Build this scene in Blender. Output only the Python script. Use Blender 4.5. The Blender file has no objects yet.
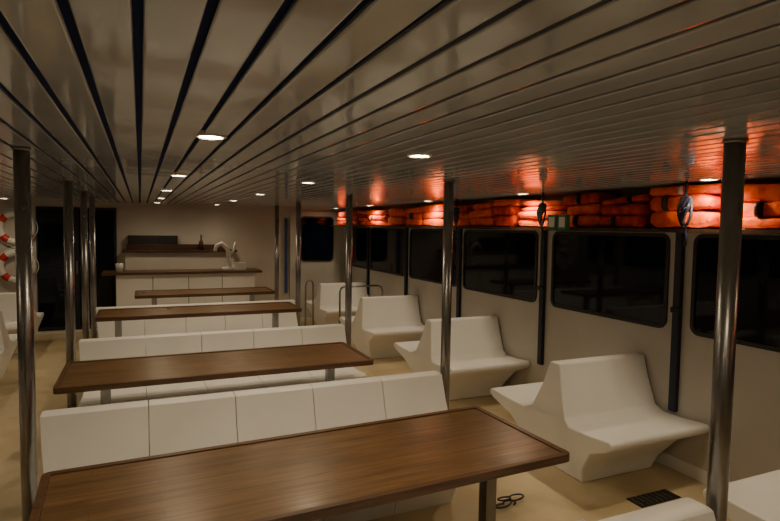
import bpy, bmesh, math, random
from mathutils import Vector, Matrix
random.seed(7)
sc = bpy.context.scene

# ------------------------------------------------------------------ materials
def mat(name, col, rough=0.5, metal=0.0, spec=0.5, coat=0.0, emit=None, estr=0.0):
    m = bpy.data.materials.new(name); m.use_nodes = True
    b = m.node_tree.nodes['Principled BSDF']
    b.inputs['Base Color'].default_value = (*col, 1)
    b.inputs['Roughness'].default_value = rough
    b.inputs['Metallic'].default_value = metal
    b.inputs['Specular IOR Level'].default_value = spec
    b.inputs['Coat Weight'].default_value = coat
    b.inputs['Coat Roughness'].default_value = .08
    if emit:
        b.inputs['Emission Color'].default_value = (*emit, 1)
        b.inputs['Emission Strength'].default_value = estr
    return m

def noisy(m, c1, c2, scale=(1, 1, 1), nscale=3.0, detail=4, lo=0.35, hi=0.65, bump=0.0, bscale=None, rr=None):
    nt = m.node_tree; N = nt.nodes; L = nt.links
    b = N['Principled BSDF']
    tc = N.new('ShaderNodeTexCoord'); mp = N.new('ShaderNodeMapping')
    mp.inputs['Scale'].default_value = scale
    L.new(tc.outputs['Object'], mp.inputs['Vector'])
    n = N.new('ShaderNodeTexNoise'); n.inputs['Scale'].default_value = nscale; n.inputs['Detail'].default_value = detail
    L.new(mp.outputs[0], n.inputs['Vector'])
    r = N.new('ShaderNodeValToRGB')
    r.color_ramp.elements[0].position = lo; r.color_ramp.elements[1].position = hi
    r.color_ramp.elements[0].color = (*c1, 1); r.color_ramp.elements[1].color = (*c2, 1)
    L.new(n.outputs['Fac'], r.inputs[0]); L.new(r.outputs[0], b.inputs['Base Color'])
    if rr:
        mr = N.new('ShaderNodeMapRange')
        mr.inputs['To Min'].default_value = rr[0]; mr.inputs['To Max'].default_value = rr[1]
        L.new(n.outputs['Fac'], mr.inputs['Value']); L.new(mr.outputs[0], b.inputs['Roughness'])
    if bump > 0:
        n2 = N.new('ShaderNodeTexNoise'); n2.inputs['Scale'].default_value = bscale or nscale
        n2.inputs['Detail'].default_value = 2
        L.new(mp.outputs[0], n2.inputs['Vector'])
        bp = N.new('ShaderNodeBump'); bp.inputs['Strength'].default_value = bump; bp.inputs['Distance'].default_value = 0.02
        L.new(n2.outputs['Fac'], bp.inputs['Height']); L.new(bp.outputs[0], b.inputs['Normal'])
    return m

M_ceil = noisy(mat('ceiling_plank_paint', (.5, .49, .47), .2, spec=.8), (.38, .395, .42), (.48, .495, .515), scale=(1, .6, 1), nscale=2.5, bump=.16, bscale=4.0, rr=(.05, .14))
M_groove = mat('groove_navy', (.014, .024, .085), .8, spec=.1)
M_fib = noisy(mat('fiberglass_gelcoat', (.75, .72, .66), .5, spec=.45), (.78, .77, .74), (.85, .84, .82), nscale=1.5, rr=(.36, .5))
M_wall = noisy(mat('wall_cream', (.6, .55, .47), .5, spec=.35), (.50, .46, .41), (.58, .54, .49), nscale=1.2, rr=(.45, .6))
M_floor = noisy(mat('deck_cream', (.6, .5, .34), .5, spec=.35), (.44, .34, .19), (.66, .54, .35), nscale=1.6, detail=6, lo=.3, hi=.7, bump=.05, bscale=60, rr=(.35, .55))
M_steel = noisy(mat('brushed_steel', (.5, .5, .5), .25, metal=1), (.22, .215, .21), (.32, .31, .31), scale=(1, 1, .3), nscale=14, rr=(.22, .36))
M_black = mat('black_rubber', (.012, .012, .014), .45)
M_navy = mat('navy_strap', (.010, .014, .034), .55)
M_glass = mat('dark_window_glass', (.003, .006, .013), .05, spec=.3)
M_door = noisy(mat('door_white', (.5, .46, .4), .4), (.5, .47, .42), (.58, .55, .5), nscale=2)
M_blue = mat('door_blue_trim', (.03, .06, .2), .4)
M_or1 = noisy(mat('lifejacket_orange', (.8, .12, .02), .7, spec=.15), (.75, .06, .002), (.95, .15, .004), nscale=14, bump=.5, bscale=22)
M_or2 = noisy(mat('lifejacket_red', (.6, .06, .02), .7, spec=.15), (.38, .016, .002), (.70, .055, .003), nscale=14, bump=.5, bscale=22)
M_refl = mat('reflective_tape', (.4, .4, .38), .4)
M_green = mat('sign_green', (.05, .22, .12), .5)
M_white = mat('white_plastic', (.75, .74, .7), .35)
M_red = mat('ring_red', (.55, .03, .02), .5)
M_lamp = mat('lamp_glow', (1, .9, .7), .5, emit=(1, .80, .50), estr=80)
M_dwood = noisy(mat('dark_wood', (.05, .022, .012), .4), (.03, .014, .008), (.07, .03, .016), scale=(.4, 6, 6), nscale=6)

def wood():
    m = mat('varnished_wood', (.2, .1, .05), .4, spec=.6, coat=.0)
    nt = m.node_tree; N = nt.nodes; L = nt.links; b = N['Principled BSDF']
    tc = N.new('ShaderNodeTexCoord')
    mp = N.new('ShaderNodeMapping'); mp.inputs['Scale'].default_value = (1.0, 20, 20)
    L.new(tc.outputs['Object'], mp.inputs['Vector'])
    n = N.new('ShaderNodeTexNoise'); n.inputs['Scale'].default_value = 2.6; n.inputs['Detail'].default_value = 7; n.inputs['Distortion'].default_value = .7
    L.new(mp.outputs[0], n.inputs['Vector'])
    r = N.new('ShaderNodeValToRGB'); e = r.color_ramp.elements
    e[0].position = .30; e[0].color = (.095, .045, .014, 1)
    e[1].position = .72; e[1].color = (.22, .122, .044, 1)
    L.new(n.outputs['Fac'], r.inputs[0])
    br = N.new('ShaderNodeTexBrick'); br.inputs['Scale'].default_value = 1
    br.inputs['Brick Width'].default_value = .62; br.inputs['Row Height'].default_value = .062
    br.inputs['Mortar Size'].default_value = .001; br.offset = .37
    br.inputs['Color1'].default_value = (.84, .84, .84, 1); br.inputs['Color2'].default_value = (1.06, 1.06, 1.06, 1)
    br.inputs['Mortar'].default_value = (.6, .6, .6, 1)
    L.new(tc.outputs['Object'], br.inputs['Vector'])
    mx = N.new('ShaderNodeMix'); mx.data_type = 'RGBA'; mx.blend_type = 'MULTIPLY'; mx.inputs[0].default_value = 1
    L.new(r.outputs[0], mx.inputs[6]); L.new(br.outputs[0], mx.inputs[7]); L.new(mx.outputs[2], b.inputs['Base Color'])
    mr = N.new('ShaderNodeMapRange'); mr.inputs['To Min'].default_value = .22; mr.inputs['To Max'].default_value = .42
    n3 = N.new('ShaderNodeTexNoise'); n3.inputs['Scale'].default_value = 5
    L.new(tc.outputs['Object'], n3.inputs['Vector'])
    L.new(n3.outputs['Fac'], mr.inputs['Value']); L.new(mr.outputs[0], b.inputs['Roughness'])
    return m
M_wood = wood()
M_edge = noisy(mat('wood_edge', (.16, .07, .03), .4), (.07, .032, .013), (.13, .062, .025), scale=(.5, 8, 8), nscale=6)

# ------------------------------------------------------------------ mesh builder
class MB:
    def __init__(s): s.bm = bmesh.new(); s.mats = []
    def mi(s, m):
        if m not in s.mats: s.mats.append(m)
        return s.mats.index(m)
    def box(s, x0, x1, y0, y1, z0, z1, m):
        i = s.mi(m)
        v = [s.bm.verts.new(p) for p in ((x0,y0,z0),(x1,y0,z0),(x1,y1,z0),(x0,y1,z0),(x0,y0,z1),(x1,y0,z1),(x1,y1,z1),(x0,y1,z1))]
        for f in ((0,3,2,1),(4,5,6,7),(0,1,5,4),(1,2,6,5),(2,3,7,6),(3,0,4,7)):
            s.bm.faces.new([v[k] for k in f]).material_index = i
    def prism(s, prof, axis_pts, m):
        i = s.mi(m)
        a = [s.bm.verts.new(axis_pts(0, p)) for p in prof]; b = [s.bm.verts.new(axis_pts(1, p)) for p in prof]
        n = len(prof)
        s.bm.faces.new(a[::-1]).material_index = i; s.bm.faces.new(b).material_index = i
        for k in range(n):
            s.bm.faces.new((a[k], a[(k+1) % n], b[(k+1) % n], b[k])).material_index = i
    def tube(s, pts, r, m, seg=14, cap=True):
        i = s.mi(m); rings = []
        pts = [Vector(p) for p in pts]; n = len(pts); prev = None
        for k, p in enumerate(pts):
            d = (pts[min(k+1, n-1)] - pts[max(k-1, 0)]).normalized()
            if prev is None:
                up = Vector((0, 0, 1)) if abs(d.z) < .9 else Vector((1, 0, 0))
                a = d.cross(up).normalized()
            else:
                a = (prev - d * prev.dot(d)).normalized()
            prev = a
            b = d.cross(a)
            rr = r[k] if isinstance(r, (list, tuple)) else r
            rings.append([s.bm.verts.new(p + (a*math.cos(t*2*math.pi/seg) + b*math.sin(t*2*math.pi/seg))*rr) for t in range(seg)])
        for k in range(n-1):
            for t in range(seg):
                f = s.bm.faces.new((rings[k][t], rings[k][(t+1) % seg], rings[k+1][(t+1) % seg], rings[k+1][t]))
                f.material_index = i; f.smooth = True
        if cap:
            s.bm.faces.new(rings[0][::-1]).material_index = i; s.bm.faces.new(rings[-1]).material_index = i
    def cushion(s, c, h, m, e=.25, wob=.06, tilt=0.0, ez=.5, lx=0.0):
        i = s.mi(m); cx, cy, cz = c; ph = random.random()*10
        def se(w, p): return math.copysign(abs(w)**p, w)
        rows = []
        U = 26; V = 9
        for a in range(V+1):
            th = -math.pi/2 + math.pi*a/V; row = []
            for b in range(U):
                fi = 2*math.pi*b/U
                x = se(math.cos(th), e)*se(math.cos(fi), e); y = se(math.cos(th), e)*se(math.sin(fi), e); z = se(math.sin(th), ez)
                w = 1 + wob*math.sin(5*y+ph)*math.cos(4*x+ph*2)
                row.append((cx+h[0]*x*w+lx*y, cy+h[1]*y*(1+wob*.4*math.sin(7*z+ph)), cz+h[2]*z*(1+wob*1.5*math.sin(6*y+ph*3)) + tilt*y))
            rows.append(row)
        bot = s.bm.verts.new(rows[0][0]); top = s.bm.verts.new(rows[V][0])
        R = [[s.bm.verts.new(p) for p in rows[a]] for a in range(1, V)]
        fs = []
        for b in range(U):
            fs.append(s.bm.faces.new((bot, R[0][(b+1) % U], R[0][b]))); fs.append(s.bm.faces.new((top, R[-1][b], R[-1][(b+1) % U])))
            for a in range(len(R)-1):
                fs.append(s.bm.faces.new((R[a][b], R[a][(b+1) % U], R[a+1][(b+1) % U], R[a+1][b])))
        for f in fs: f.material_index = i; f.smooth = True
    def done(s, name, bevel=0, seg=2, smooth=False, parent=None, origin=None):
        bmesh.ops.recalc_face_normals(s.bm, faces=s.bm.faces[:])
        me = bpy.data.meshes.new(name); s.bm.to_mesh(me); s.bm.free()
        for m in s.mats: me.materials.append(m)
        xs = [v.co for v in me.vertices]
        if origin is None:
            o = Vector(((min(v.x for v in xs)+max(v.x for v in xs))/2, (min(v.y for v in xs)+max(v.y for v in xs))/2, min(v.z for v in xs)))
        else: o = Vector(origin)
        for v in me.vertices: v.co -= o
        ob = bpy.data.objects.new(name, me); sc.collection.objects.link(ob); ob.location = o
        if bevel:
            md = ob.modifiers.new('bevel', 'BEVEL'); md.width = bevel; md.segments = seg; md.limit_method = 'ANGLE'; md.angle_limit = math.radians(25)
            md.harden_normals = True
            for p in me.polygons: p.use_smooth = True
        return ob

# ------------------------------------------------------------------ dimensions
XR, XL = 3.45, -2.13
YB, YF = -3.2, 9.80
ZC = 2.0
ROW = [1.28, 3.15, 5.03, 6.90]

# ------------------------------------------------------------------ shell
b = MB(); b.box(XL-.1, XR+.1, YB-.1, YF+.1, -.08, 0, M_floor); b.done('floor')
b = MB(); b.box(XR, XR+.08, YB, YF, 0, ZC+.06, M_wall); b.done('wall_right')
b = MB(); b.box(XL-.08, XL, YB, YF, 0, ZC+.06, M_wall); b.done('wall_left')
b = MB(); b.box(XL-.08, XR+.08, YF, YF+.08, 0, ZC+.06, M_wall); b.done('wall_far')
b = MB(); b.box(XL-.08, XR+.08, YB-.08, YB, 0, ZC+.06, M_wall); b.done('wall_near')

b = MB()
b.box(XL-.08, XR+.08, YB-.08, YF+.08, ZC+.012, ZC+.06, M_groove)
P = .0975; W = .082
k0 = int(math.floor(XL/P))
x = k0*P + P/2
while x < XR:
    x0, x1 = max(x-W/2, XL), min(x+W/2, XR)
    if x1-x0 > .02:
        prof = [(x0+.002, ZC+.013), (x0, ZC+.003), (x0+.002, ZC+.0005), (x0+.005, ZC), (x1-.005, ZC), (x1-.002, ZC+.0005), (x1, ZC+.003), (x1-.002, ZC+.013)]
        b.prism(prof, lambda f, p: (p[0], YB if f == 0 else YF, p[1]), M_ceil)
    x += P
b.done('ceiling')

b = MB(); b.box(XR-.008, XR, YB, YF, 0, .09, M_fib); b.done('baseboard_right', bevel=.003)
b = MB(); b.box(XL+.0, XR-.02, YF-.02, YF, 0, .09, M_fib); b.done('baseboard_far', bevel=.004)

# ------------------------------------------------------------------ windows
def rrect(u0, u1, v0, v1, r, n=6):
    pts = []
    for cu, cv, a0 in ((u1-r, v1-r, 0), (u0+r, v1-r, 90), (u0+r, v0+r, 180), (u1-r, v0+r, 270)):
        for k in range(n+1):
            a = math.radians(a0+90*k/n); pts.append((cu+r*math.cos(a), cv+r*math.sin(a)))
    return pts
def window(name, plane, pos, sgn, u0, u1, v0, v1, r=.07, fw=.028, frame=M_black):
    b = MB()
    def P3(u, v, d):
        return (pos+sgn*d, u, v) if plane == 'x' else (u, pos+sgn*d, v)
    out = rrect(u0, u1, v0, v1, r); inn = rrect(u0+fw, u1-fw, v0+fw, v1-fw, max(r-fw, .02))
    i = b.mi(frame); g = b.mi(M_glass); n = len(out)
    o0 = [b.bm.verts.new(P3(*p, 0)) for p in out]; o1 = [b.bm.verts.new(P3(*p, .014)) for p in out]
    i1 = [b.bm.verts.new(P3(*p, .014)) for p in inn]; i0 = [b.bm.verts.new(P3(*p, .004)) for p in inn]
    for k in range(n):
        j = (k+1) % n
        for q in ((o0[k], o0[j], o1[j], o1[k]), (o1[k], o1[j], i1[j], i1[k]), (i1[k], i1[j], i0[j], i0[k])):
            b.bm.faces.new(q).material_index = i
    b.bm.faces.new(i0).material_index = g
    return b.done(name)
WY = [(-2.6, -1.35), (-1.2, 0.02), (0.15, 1.28), (1.42, 2.64), (2.83, 4.07), (4.28, 5.61), (5.74, 7.04), (7.2, 8.5), (8.63, 9.5)]
for k, (a, c) in enumerate(WY):
    window('window_%d' % (k+1), 'x', XR, -1, a, c, .985, 1.675)
for k, (a, c) in enumerate(WY):
    window('window_%d' % (k+10), 'x', XL, 1, a, c, .985, 1.675)

for k in range(len(WY)-1):
    y = (WY[k][1]+WY[k+1][0])/2
    b = MB()
    b.box(XR-.04, XR-.001, y-.028, y+.028, .42, 1.685, M_navy)
    b.box(XR-.052, XR-.02, y-.036, y+.036, 1.12, 1.16, M_black)
    b.done('wall_rib', bevel=.006)

# ------------------------------------------------------------------ shelf with life jackets
SX = 3.13
b = MB()
b.box(SX, XR-.001, YB+.01, YF-.08, 1.690, 1.704, M_wall)
b.box(SX-.012, SX, YB+.01, YF-.08, 1.682, 1.706, M_dwood)
b.done('life_jacket_shelf')
b = MB()
y = YB+.1
while y < YF-.55:
    L = random.uniform(.34, .62)
    z = 1.715
    nl = random.choice([2, 3, 3, 3, 4])
    H = .25+random.uniform(-.035, .02)
    hs = [random.uniform(.7, 1.3) for _ in range(nl)]; S = sum(hs)
    for l in range(nl):
        hz = H*hs[l]/S/2
        j = random.uniform(-.03, .03)
        m = random.choice([M_or1, M_or1, M_or2])
        b.cushion((SX+.165+random.uniform(0, .03), y+L/2+j, z+hz), (.14, L/2*random.uniform(.92, 1.05), hz*1.02), m, tilt=random.uniform(-.014, .014) if l else 0, wob=.09,
                  e=random.uniform(.15, .35), ez=random.uniform(.4, .8), lx=random.uniform(-.015, .015))
        if random.random() < .3:
            b.cushion((SX+.165, y+L*random.uniform(.3, .7), z+hz), (.155, .012, hz*1.04), random.choice([M_refl, M_black, M_black]), wob=0)
        z += hz*2
    y += L+random.choice([.0, .004, .02])
b.done('life_jacket_pile')

for yk in (2.44, 3.80, 5.2):
    b = MB()
    for q in range(4):
        pts = []
        for t in range(15):
            a = t/14*2*math.pi
            pts.append((SX-.045-.01*math.sin(a*2+q), yk+.045*math.cos(a+q)*(1-.12*q), 1.80+(.085-.012*q)*math.sin(a)+.02*q))
        b.tube(pts, .0085, M_navy, 6)
    b.tube([(SX-.035, yk, ZC), (SX-.04, yk+.01, 1.75), (SX-.035, yk-.012, 1.65), (SX-.03, yk, 1.60)], .009, M_navy, 6)
    b.done('hanging_strap')

for yk in (3.665, 3.54):
    b = MB(); b.box(SX-.05, SX-.0125, yk-.05, yk+.05, 1.69, 1.81, M_green)
    b.box(SX-.052, SX-.05, yk-.034, yk+.034, 1.71, 1.79, M_white)
    b.done('safety_sign', bevel=.003)

# ------------------------------------------------------------------ benches
def bench_profile(D, top):
    h = [(.0, .25), (.10, .28), (.27, .41), (.345, D-.03), (.37, D), (.400, D), (.415, D-.02), (.400, .40), (.398, .24), (.43, .17), (.60, .10), (top-.005, .052), (top, .035)]
    return [(y, z) for z, y in h] + [(-y, z) for z, y in reversed(h)]
def bench(name, cx0, cx1, cy, n=1, gap=.003, D=.58, top=.765, base=.07, l_ins=.05, r_ins=.05, bev=.02, far=1.0):
    b = MB(); prof = bench_profile(D, top); w = (cx1-cx0)/n
    for k in range(n):
        x0 = cx0+k*w+(gap/2 if k else 0); x1 = cx0+(k+1)*w-(gap/2 if k < n-1 else 0)
        def ap(f, p, x0=x0, x1=x1, k=k):
            y, z = p
            t = (z-.40)/(top-.40) if z > .40 and abs(y) < .3 else 0
            t = min(1, max(0, t*1.0)) ** .5 if t > 0 else 0
            q = base*(1-z/.34) if z < .34 else 0
            if y > .3: y = .3+(y-.3)*far
            if f == 0: return (x0+((q+l_ins*t) if k == 0 else 0), cy+y, z)
            return (x1-((q+r_ins*t) if k == n-1 else 0), cy+y, z)
        b.prism(prof, ap, M_fib)
    return b.done(name, bevel=bev, seg=3)
for y in ROW:
    bench('double_sided_bench', -.408, 1.78, y, 5, top=.755, base=.05, l_ins=-.045, r_ins=.02, bev=.004)
for y in ROW+[8.75]:
    bench('window_bench', 2.56, 3.436, y-.10, 1, D=.60, base=.12, l_ins=.07, r_ins=.0, bev=.045, far=1.25)
for y in ROW+[8.6]:
    bench('window_bench', -2.11, -1.26, y, 1, D=.60, base=.12, l_ins=.01, r_ins=.07, bev=.045)

# ------------------------------------------------------------------ tables
def table(x0, x1, y0, y1, z, legs, rot=0):
    b = MB()
    r = .03
    top = rrect(x0, x1, y0, y1, r, 4)
    b.prism(top, lambda f, p: (p[0], p[1], z-.032 if f == 0 else z-.004), M_edge)
    inn = rrect(x0+.028, x1-.028, y0+.028, y1-.028, .012, 3)
    b.prism(inn, lambda f, p: (p[0], p[1], z-.006 if f == 0 else z-.002), M_wood)
    n = len(top); i = b.mi(M_edge)
    inn2 = rrect(x0+.028, x1-.028, y0+.028, y1-.028, .012, 4)
    A = [b.bm.verts.new((p[0], p[1], z-.004)) for p in top]; B = [b.bm.verts.new((p[0], p[1], z+.004)) for p in top]
    C = [b.bm.verts.new((p[0], p[1], z+.004)) for p in inn2]; D = [b.bm.verts.new((p[0], p[1], z-.004)) for p in inn2]
    for k in range(n):
        j = (k+1) % n
        for q in ((A[k], A[j], B[j], B[k]), (B[k], B[j], C[j], C[k]), (C[k], C[j], D[j], D[k])):
            b.bm.faces.new(q).material_index = i
    yc = (y0+y1)/2
    for lx in legs:
        b.box(lx-.03, lx+.03, yc-.03, yc+.03, .012, z-.045, M_steel)
        b.box(lx-.04, lx+.04, y0+.10, y1-.10, z-.045, z-.032, M_steel)
        b.box(lx-.07, lx+.07, yc-.07, yc+.07, 0, .012, M_steel)
    o = b.done('wooden_table', bevel=.0025, origin=(x0+(x1-x0)/2, yc, 0))
    o.rotation_euler = (0, 0, rot)
table(-.345, 1.70, 1.81, 2.53, .712, (-.12, 1.52), rot=.042)
table(-.48, 1.56, 3.74, 4.44, .712, (-.22, 1.33))
table(-.38, 1.52, 5.60, 6.16, .835, (-.2, 1.3))
table(-.07, 1.60, 7.22, 7.80, .83, (.15, 1.35))

# ------------------------------------------------------------------ posts
def post(x, y, r=.036):
    b = MB()
    b.tube([(x, y, 0), (x, y, ZC+.001)], r, M_steel, 24)
    b.tube([(x, y, 0), (x, y, .012)], r*1.6, M_steel, 24)
    b.tube([(x, y, ZC-.012), (x, y, ZC)], r*1.15, M_steel, 24)
    return b.done('support_post')
for x, y, r in ((1.825, 1.265, .033), (1.83, 3.18, .032), (1.84, 5.1, .032), (1.84, 7.0, .032), (1.9, 8.5, .032),
             (-.452, 2.80, .031), (-.47, 4.62, .032), (-.49, 6.1, .03), (-.49, 7.1, .03)):
    post(x, y, r)

# ------------------------------------------------------------------ downlights
def downlight(x, y, pw):
    b = MB(); n = 28; i = b.mi(M_white); g = b.mi(M_lamp)
    R = [(.054, ZC+.012), (.054, ZC-.003), (.050, ZC-.006), (.043, ZC-.006), (.040, ZC-.001)]
    rings = [[b.bm.verts.new((x+r*math.cos(2*math.pi*k/n), y+r*math.sin(2*math.pi*k/n), z)) for k in range(n)] for r, z in R]
    for q in range(4):
        for k in range(n):
            f = b.bm.faces.new((rings[q][k], rings[q][(k+1) % n], rings[q+1][(k+1) % n], rings[q+1][k])); f.material_index = i
    b.bm.faces.new(rings[4]).material_index = g
    ob = b.done('recessed_downlight', origin=(x, y, ZC))
    ld = bpy.data.lights.new('bulb', 'SPOT'); ld.energy = pw; ld.color = (1, .81, .55); ld.spot_size = math.radians(152); ld.spot_blend = .8
    ld.shadow_soft_size = .035
    lo = bpy.data.objects.new('bulb', ld); sc.collection.objects.link(lo); lo.parent = ob; lo.location = (0, 0, -.015)
for y, p in ((-1.4, 9), (.33, 14), (2.08, 17), (3.83, 17), (5.58, 17), (7.33, 15), (9.0, 10)):
    downlight(.23, y, p); downlight(1.10, y+.09, p)
for y, p in ((-1.4, 16), (.5, 18), (2.27, 25), (4.03, 25), (5.8, 25), (7.6, 25), (9.2, 10)):
    downlight(3.06, y, p)
for y in (.5, 2.27, 4.03, 5.8, 7.6, 9.1):  # mirrored left column; the last downlight is added to brighten the far wall
    downlight(-1.68, y, 10)

# ------------------------------------------------------------------ far end: bar, doors, rings
b = MB()
b.box(-.32, 1.62, 8.78, 9.14, .0, .955, M_fib)
b.box(-.5, 1.72, 8.70, 9.20, .955, .99, M_edge)
for xx in (.16, .65, 1.13):
    b.box(xx-.004, xx+.004, 8.776, 8.78, .1, .92, M_black)
b.done('bar_counter', bevel=.005)
b = MB()
b.box(-.22, 1.42, 9.50, 9.775, .0, 1.24, M_wall)
b.box(-.26, 1.46, 9.45, 9.778, 1.24, 1.275, M_dwood)
b.box(-.2, 1.30, 9.60, 9.775, 1.275, 1.36, M_dwood)
b.box(-.18, .55, 9.64, 9.775, 1.36, 1.50, M_black)
b.done('back_bar_cabinet', bevel=.005)
b = MB()
b.tube([(1.25, 8.95, .99), (1.25, 8.95, 1.03)], .10, M_white, 20)
b.tube([(1.25, 8.95, 1.03), (1.25, 8.95, 1.25), (1.22, 8.94, 1.33), (1.14, 8.92, 1.40), (1.06, 8.92, 1.36), (1.04, 8.92, 1.28)], [.035, .035, .035, .032, .028, .028], M_white, 12)
b.tube([(1.25, 8.95, 1.2), (1.33, 8.93, 1.3), (1.35, 8.92, 1.42)], .02, M_white, 10)
b.box(1.33, 1.5, 8.86, 9.02, .99, 1.10, M_white)
b.done('drinks_dispenser')
b = MB()
b.tube([(-.28, 8.9, .99), (-.28, 8.9, 1.11)], [.04, .052], M_white, 16); b.done('paper_cup')
b = MB()
b.tube([(.9, 9.53, 1.276), (.9, 9.53, 1.40), (.9, 9.53, 1.44), (.9, 9.53, 1.52)], [.035, .035, .014, .014], M_dwood, 14); b.done('bottle')

b = MB()
b.box(2.42, 3.36, YF-.035, YF-.001, .05, 1.95, M_door)
b.box(2.33, 2.37, YF-.05, YF-.001, .5, 1.82, M_blue)
b.tube([(2.52, YF-.04, .85), (2.52, YF-.09, .87), (2.52, YF-.09, .98), (2.52, YF-.04, 1.0)], .01, M_steel, 8)
dr = b.done('door_1', bevel=.006)
w = window('window_pane', 'y', YF-.036, -1, 2.6, 3.22, 1.05, 1.86, r=.08); w.parent = dr; w.matrix_parent_inverse = Matrix.Translation(-dr.location)
b = MB()
b.box(-1.42, -.34, YF-.03, YF-.001, .04, 1.92, M_navy)
b.box(-1.40, -.92, YF-.036, YF-.03, .1, 1.88, M_glass); b.box(-.86, -.38, YF-.036, YF-.03, .1, 1.88, M_glass)
b.box(-.90, -.88, YF-.06, YF-.03, .9, 1.1, M_steel)
b.done('door_2', bevel=.003)
for z in (1.60, 1.03):
    b = MB(); i1 = b.mi(M_white); i2 = b.mi(M_red); R = .205; r = .05; U = 40; V = 12; cx, cy = -1.67, YF-.046
    g = [[b.bm.verts.new((cx+(R+r*math.cos(2*math.pi*v/V))*math.cos(2*math.pi*u/U), cy+r*.9*math.sin(2*math.pi*v/V), z+(R+r*math.cos(2*math.pi*v/V))*math.sin(2*math.pi*u/U))) for v in range(V)] for u in range(U)]
    for u in range(U):
        for v in range(V):
            f = b.bm.faces.new((g[u][v], g[(u+1) % U][v], g[(u+1) % U][(v+1) % V], g[u][(v+1) % V])); f.smooth = True
            f.material_index = i2 if (u % 10) in (4, 5, 6) else i1
    rope = [(cx+(R+r+.015)*math.cos(2*math.pi*t/32)*(1+.03*math.cos(8*math.pi*t/32)), cy, z+(R+r+.015)*math.sin(2*math.pi*t/32)*(1+.03*math.cos(8*math.pi*t/32))) for t in range(33)]
    b.tube(rope, .006, M_white, 6)
    b.done('life_ring')

def rail(x0, x1, y, h):
    b = MB()
    pts = [(x0, y, 0), (x0, y, h-.08), (x0+.02, y, h-.02), (x0+.08, y, h), (x1-.08, y, h), (x1-.02, y, h-.02), (x1, y, h-.08), (x1, y, 0)]
    b.tube(pts, .014, M_steel, 10)
    b.done('handrail')
rail(2.68, 3.36, 7.80, .80)
rail(2.3, 2.42, 8.3, .86)

b = MB()
b.box(2.78, 3.12, 2.40, 2.52, .0, .006, M_black)
for k in range(8):
    b.box(2.80+k*.041, 2.81+k*.041, 2.41, 2.51, .006, .010, M_steel)
b.done('floor_grate')
b = MB()
pts = []
for t in range(50):
    a = t/49*3.3*math.pi; rr = .045+.03*math.sin(t*.45)
    pts.append((2.00+.002*t+rr*1.5*math.cos(a), 2.72+rr*.8*math.sin(a)+.001*t, .010+.0006*t))
b.tube(pts, .0055, M_black, 6)
b.done('coiled_strap')

# ------------------------------------------------------------------ world + camera
w = bpy.data.worlds.new('night'); sc.world = w; w.use_nodes = True
w.node_tree.nodes['Background'].inputs[0].default_value = (.01, .015, .03, 1)
w.node_tree.nodes['Background'].inputs[1].default_value = .3

yaw = math.radians(24.05); pitch = math.radians(3.42); roll = .015
f0 = Vector((math.sin(yaw), math.cos(yaw), 0)); r0 = Vector((math.cos(yaw), -math.sin(yaw), 0)); up = Vector((0, 0, 1))
f = f0*math.cos(pitch) - up*math.sin(pitch); u = up*math.cos(pitch)+f0*math.sin(pitch)
r1 = r0*math.cos(roll)+u*math.sin(roll); u1 = u*math.cos(roll)-r0*math.sin(roll)
cd = bpy.data.cameras.new('camera'); cam = bpy.data.objects.new('camera', cd); sc.collection.objects.link(cam)
M = Matrix((( r1.x, u1.x, -f.x, 0), (r1.y, u1.y, -f.y, 0), (r1.z, u1.z, -f.z, 1.69), (0, 0, 0, 1)))
cam.matrix_world = M
cd.sensor_width = 36; cd.lens = 560/780*36; cd.clip_start = .05
sc.camera = cam
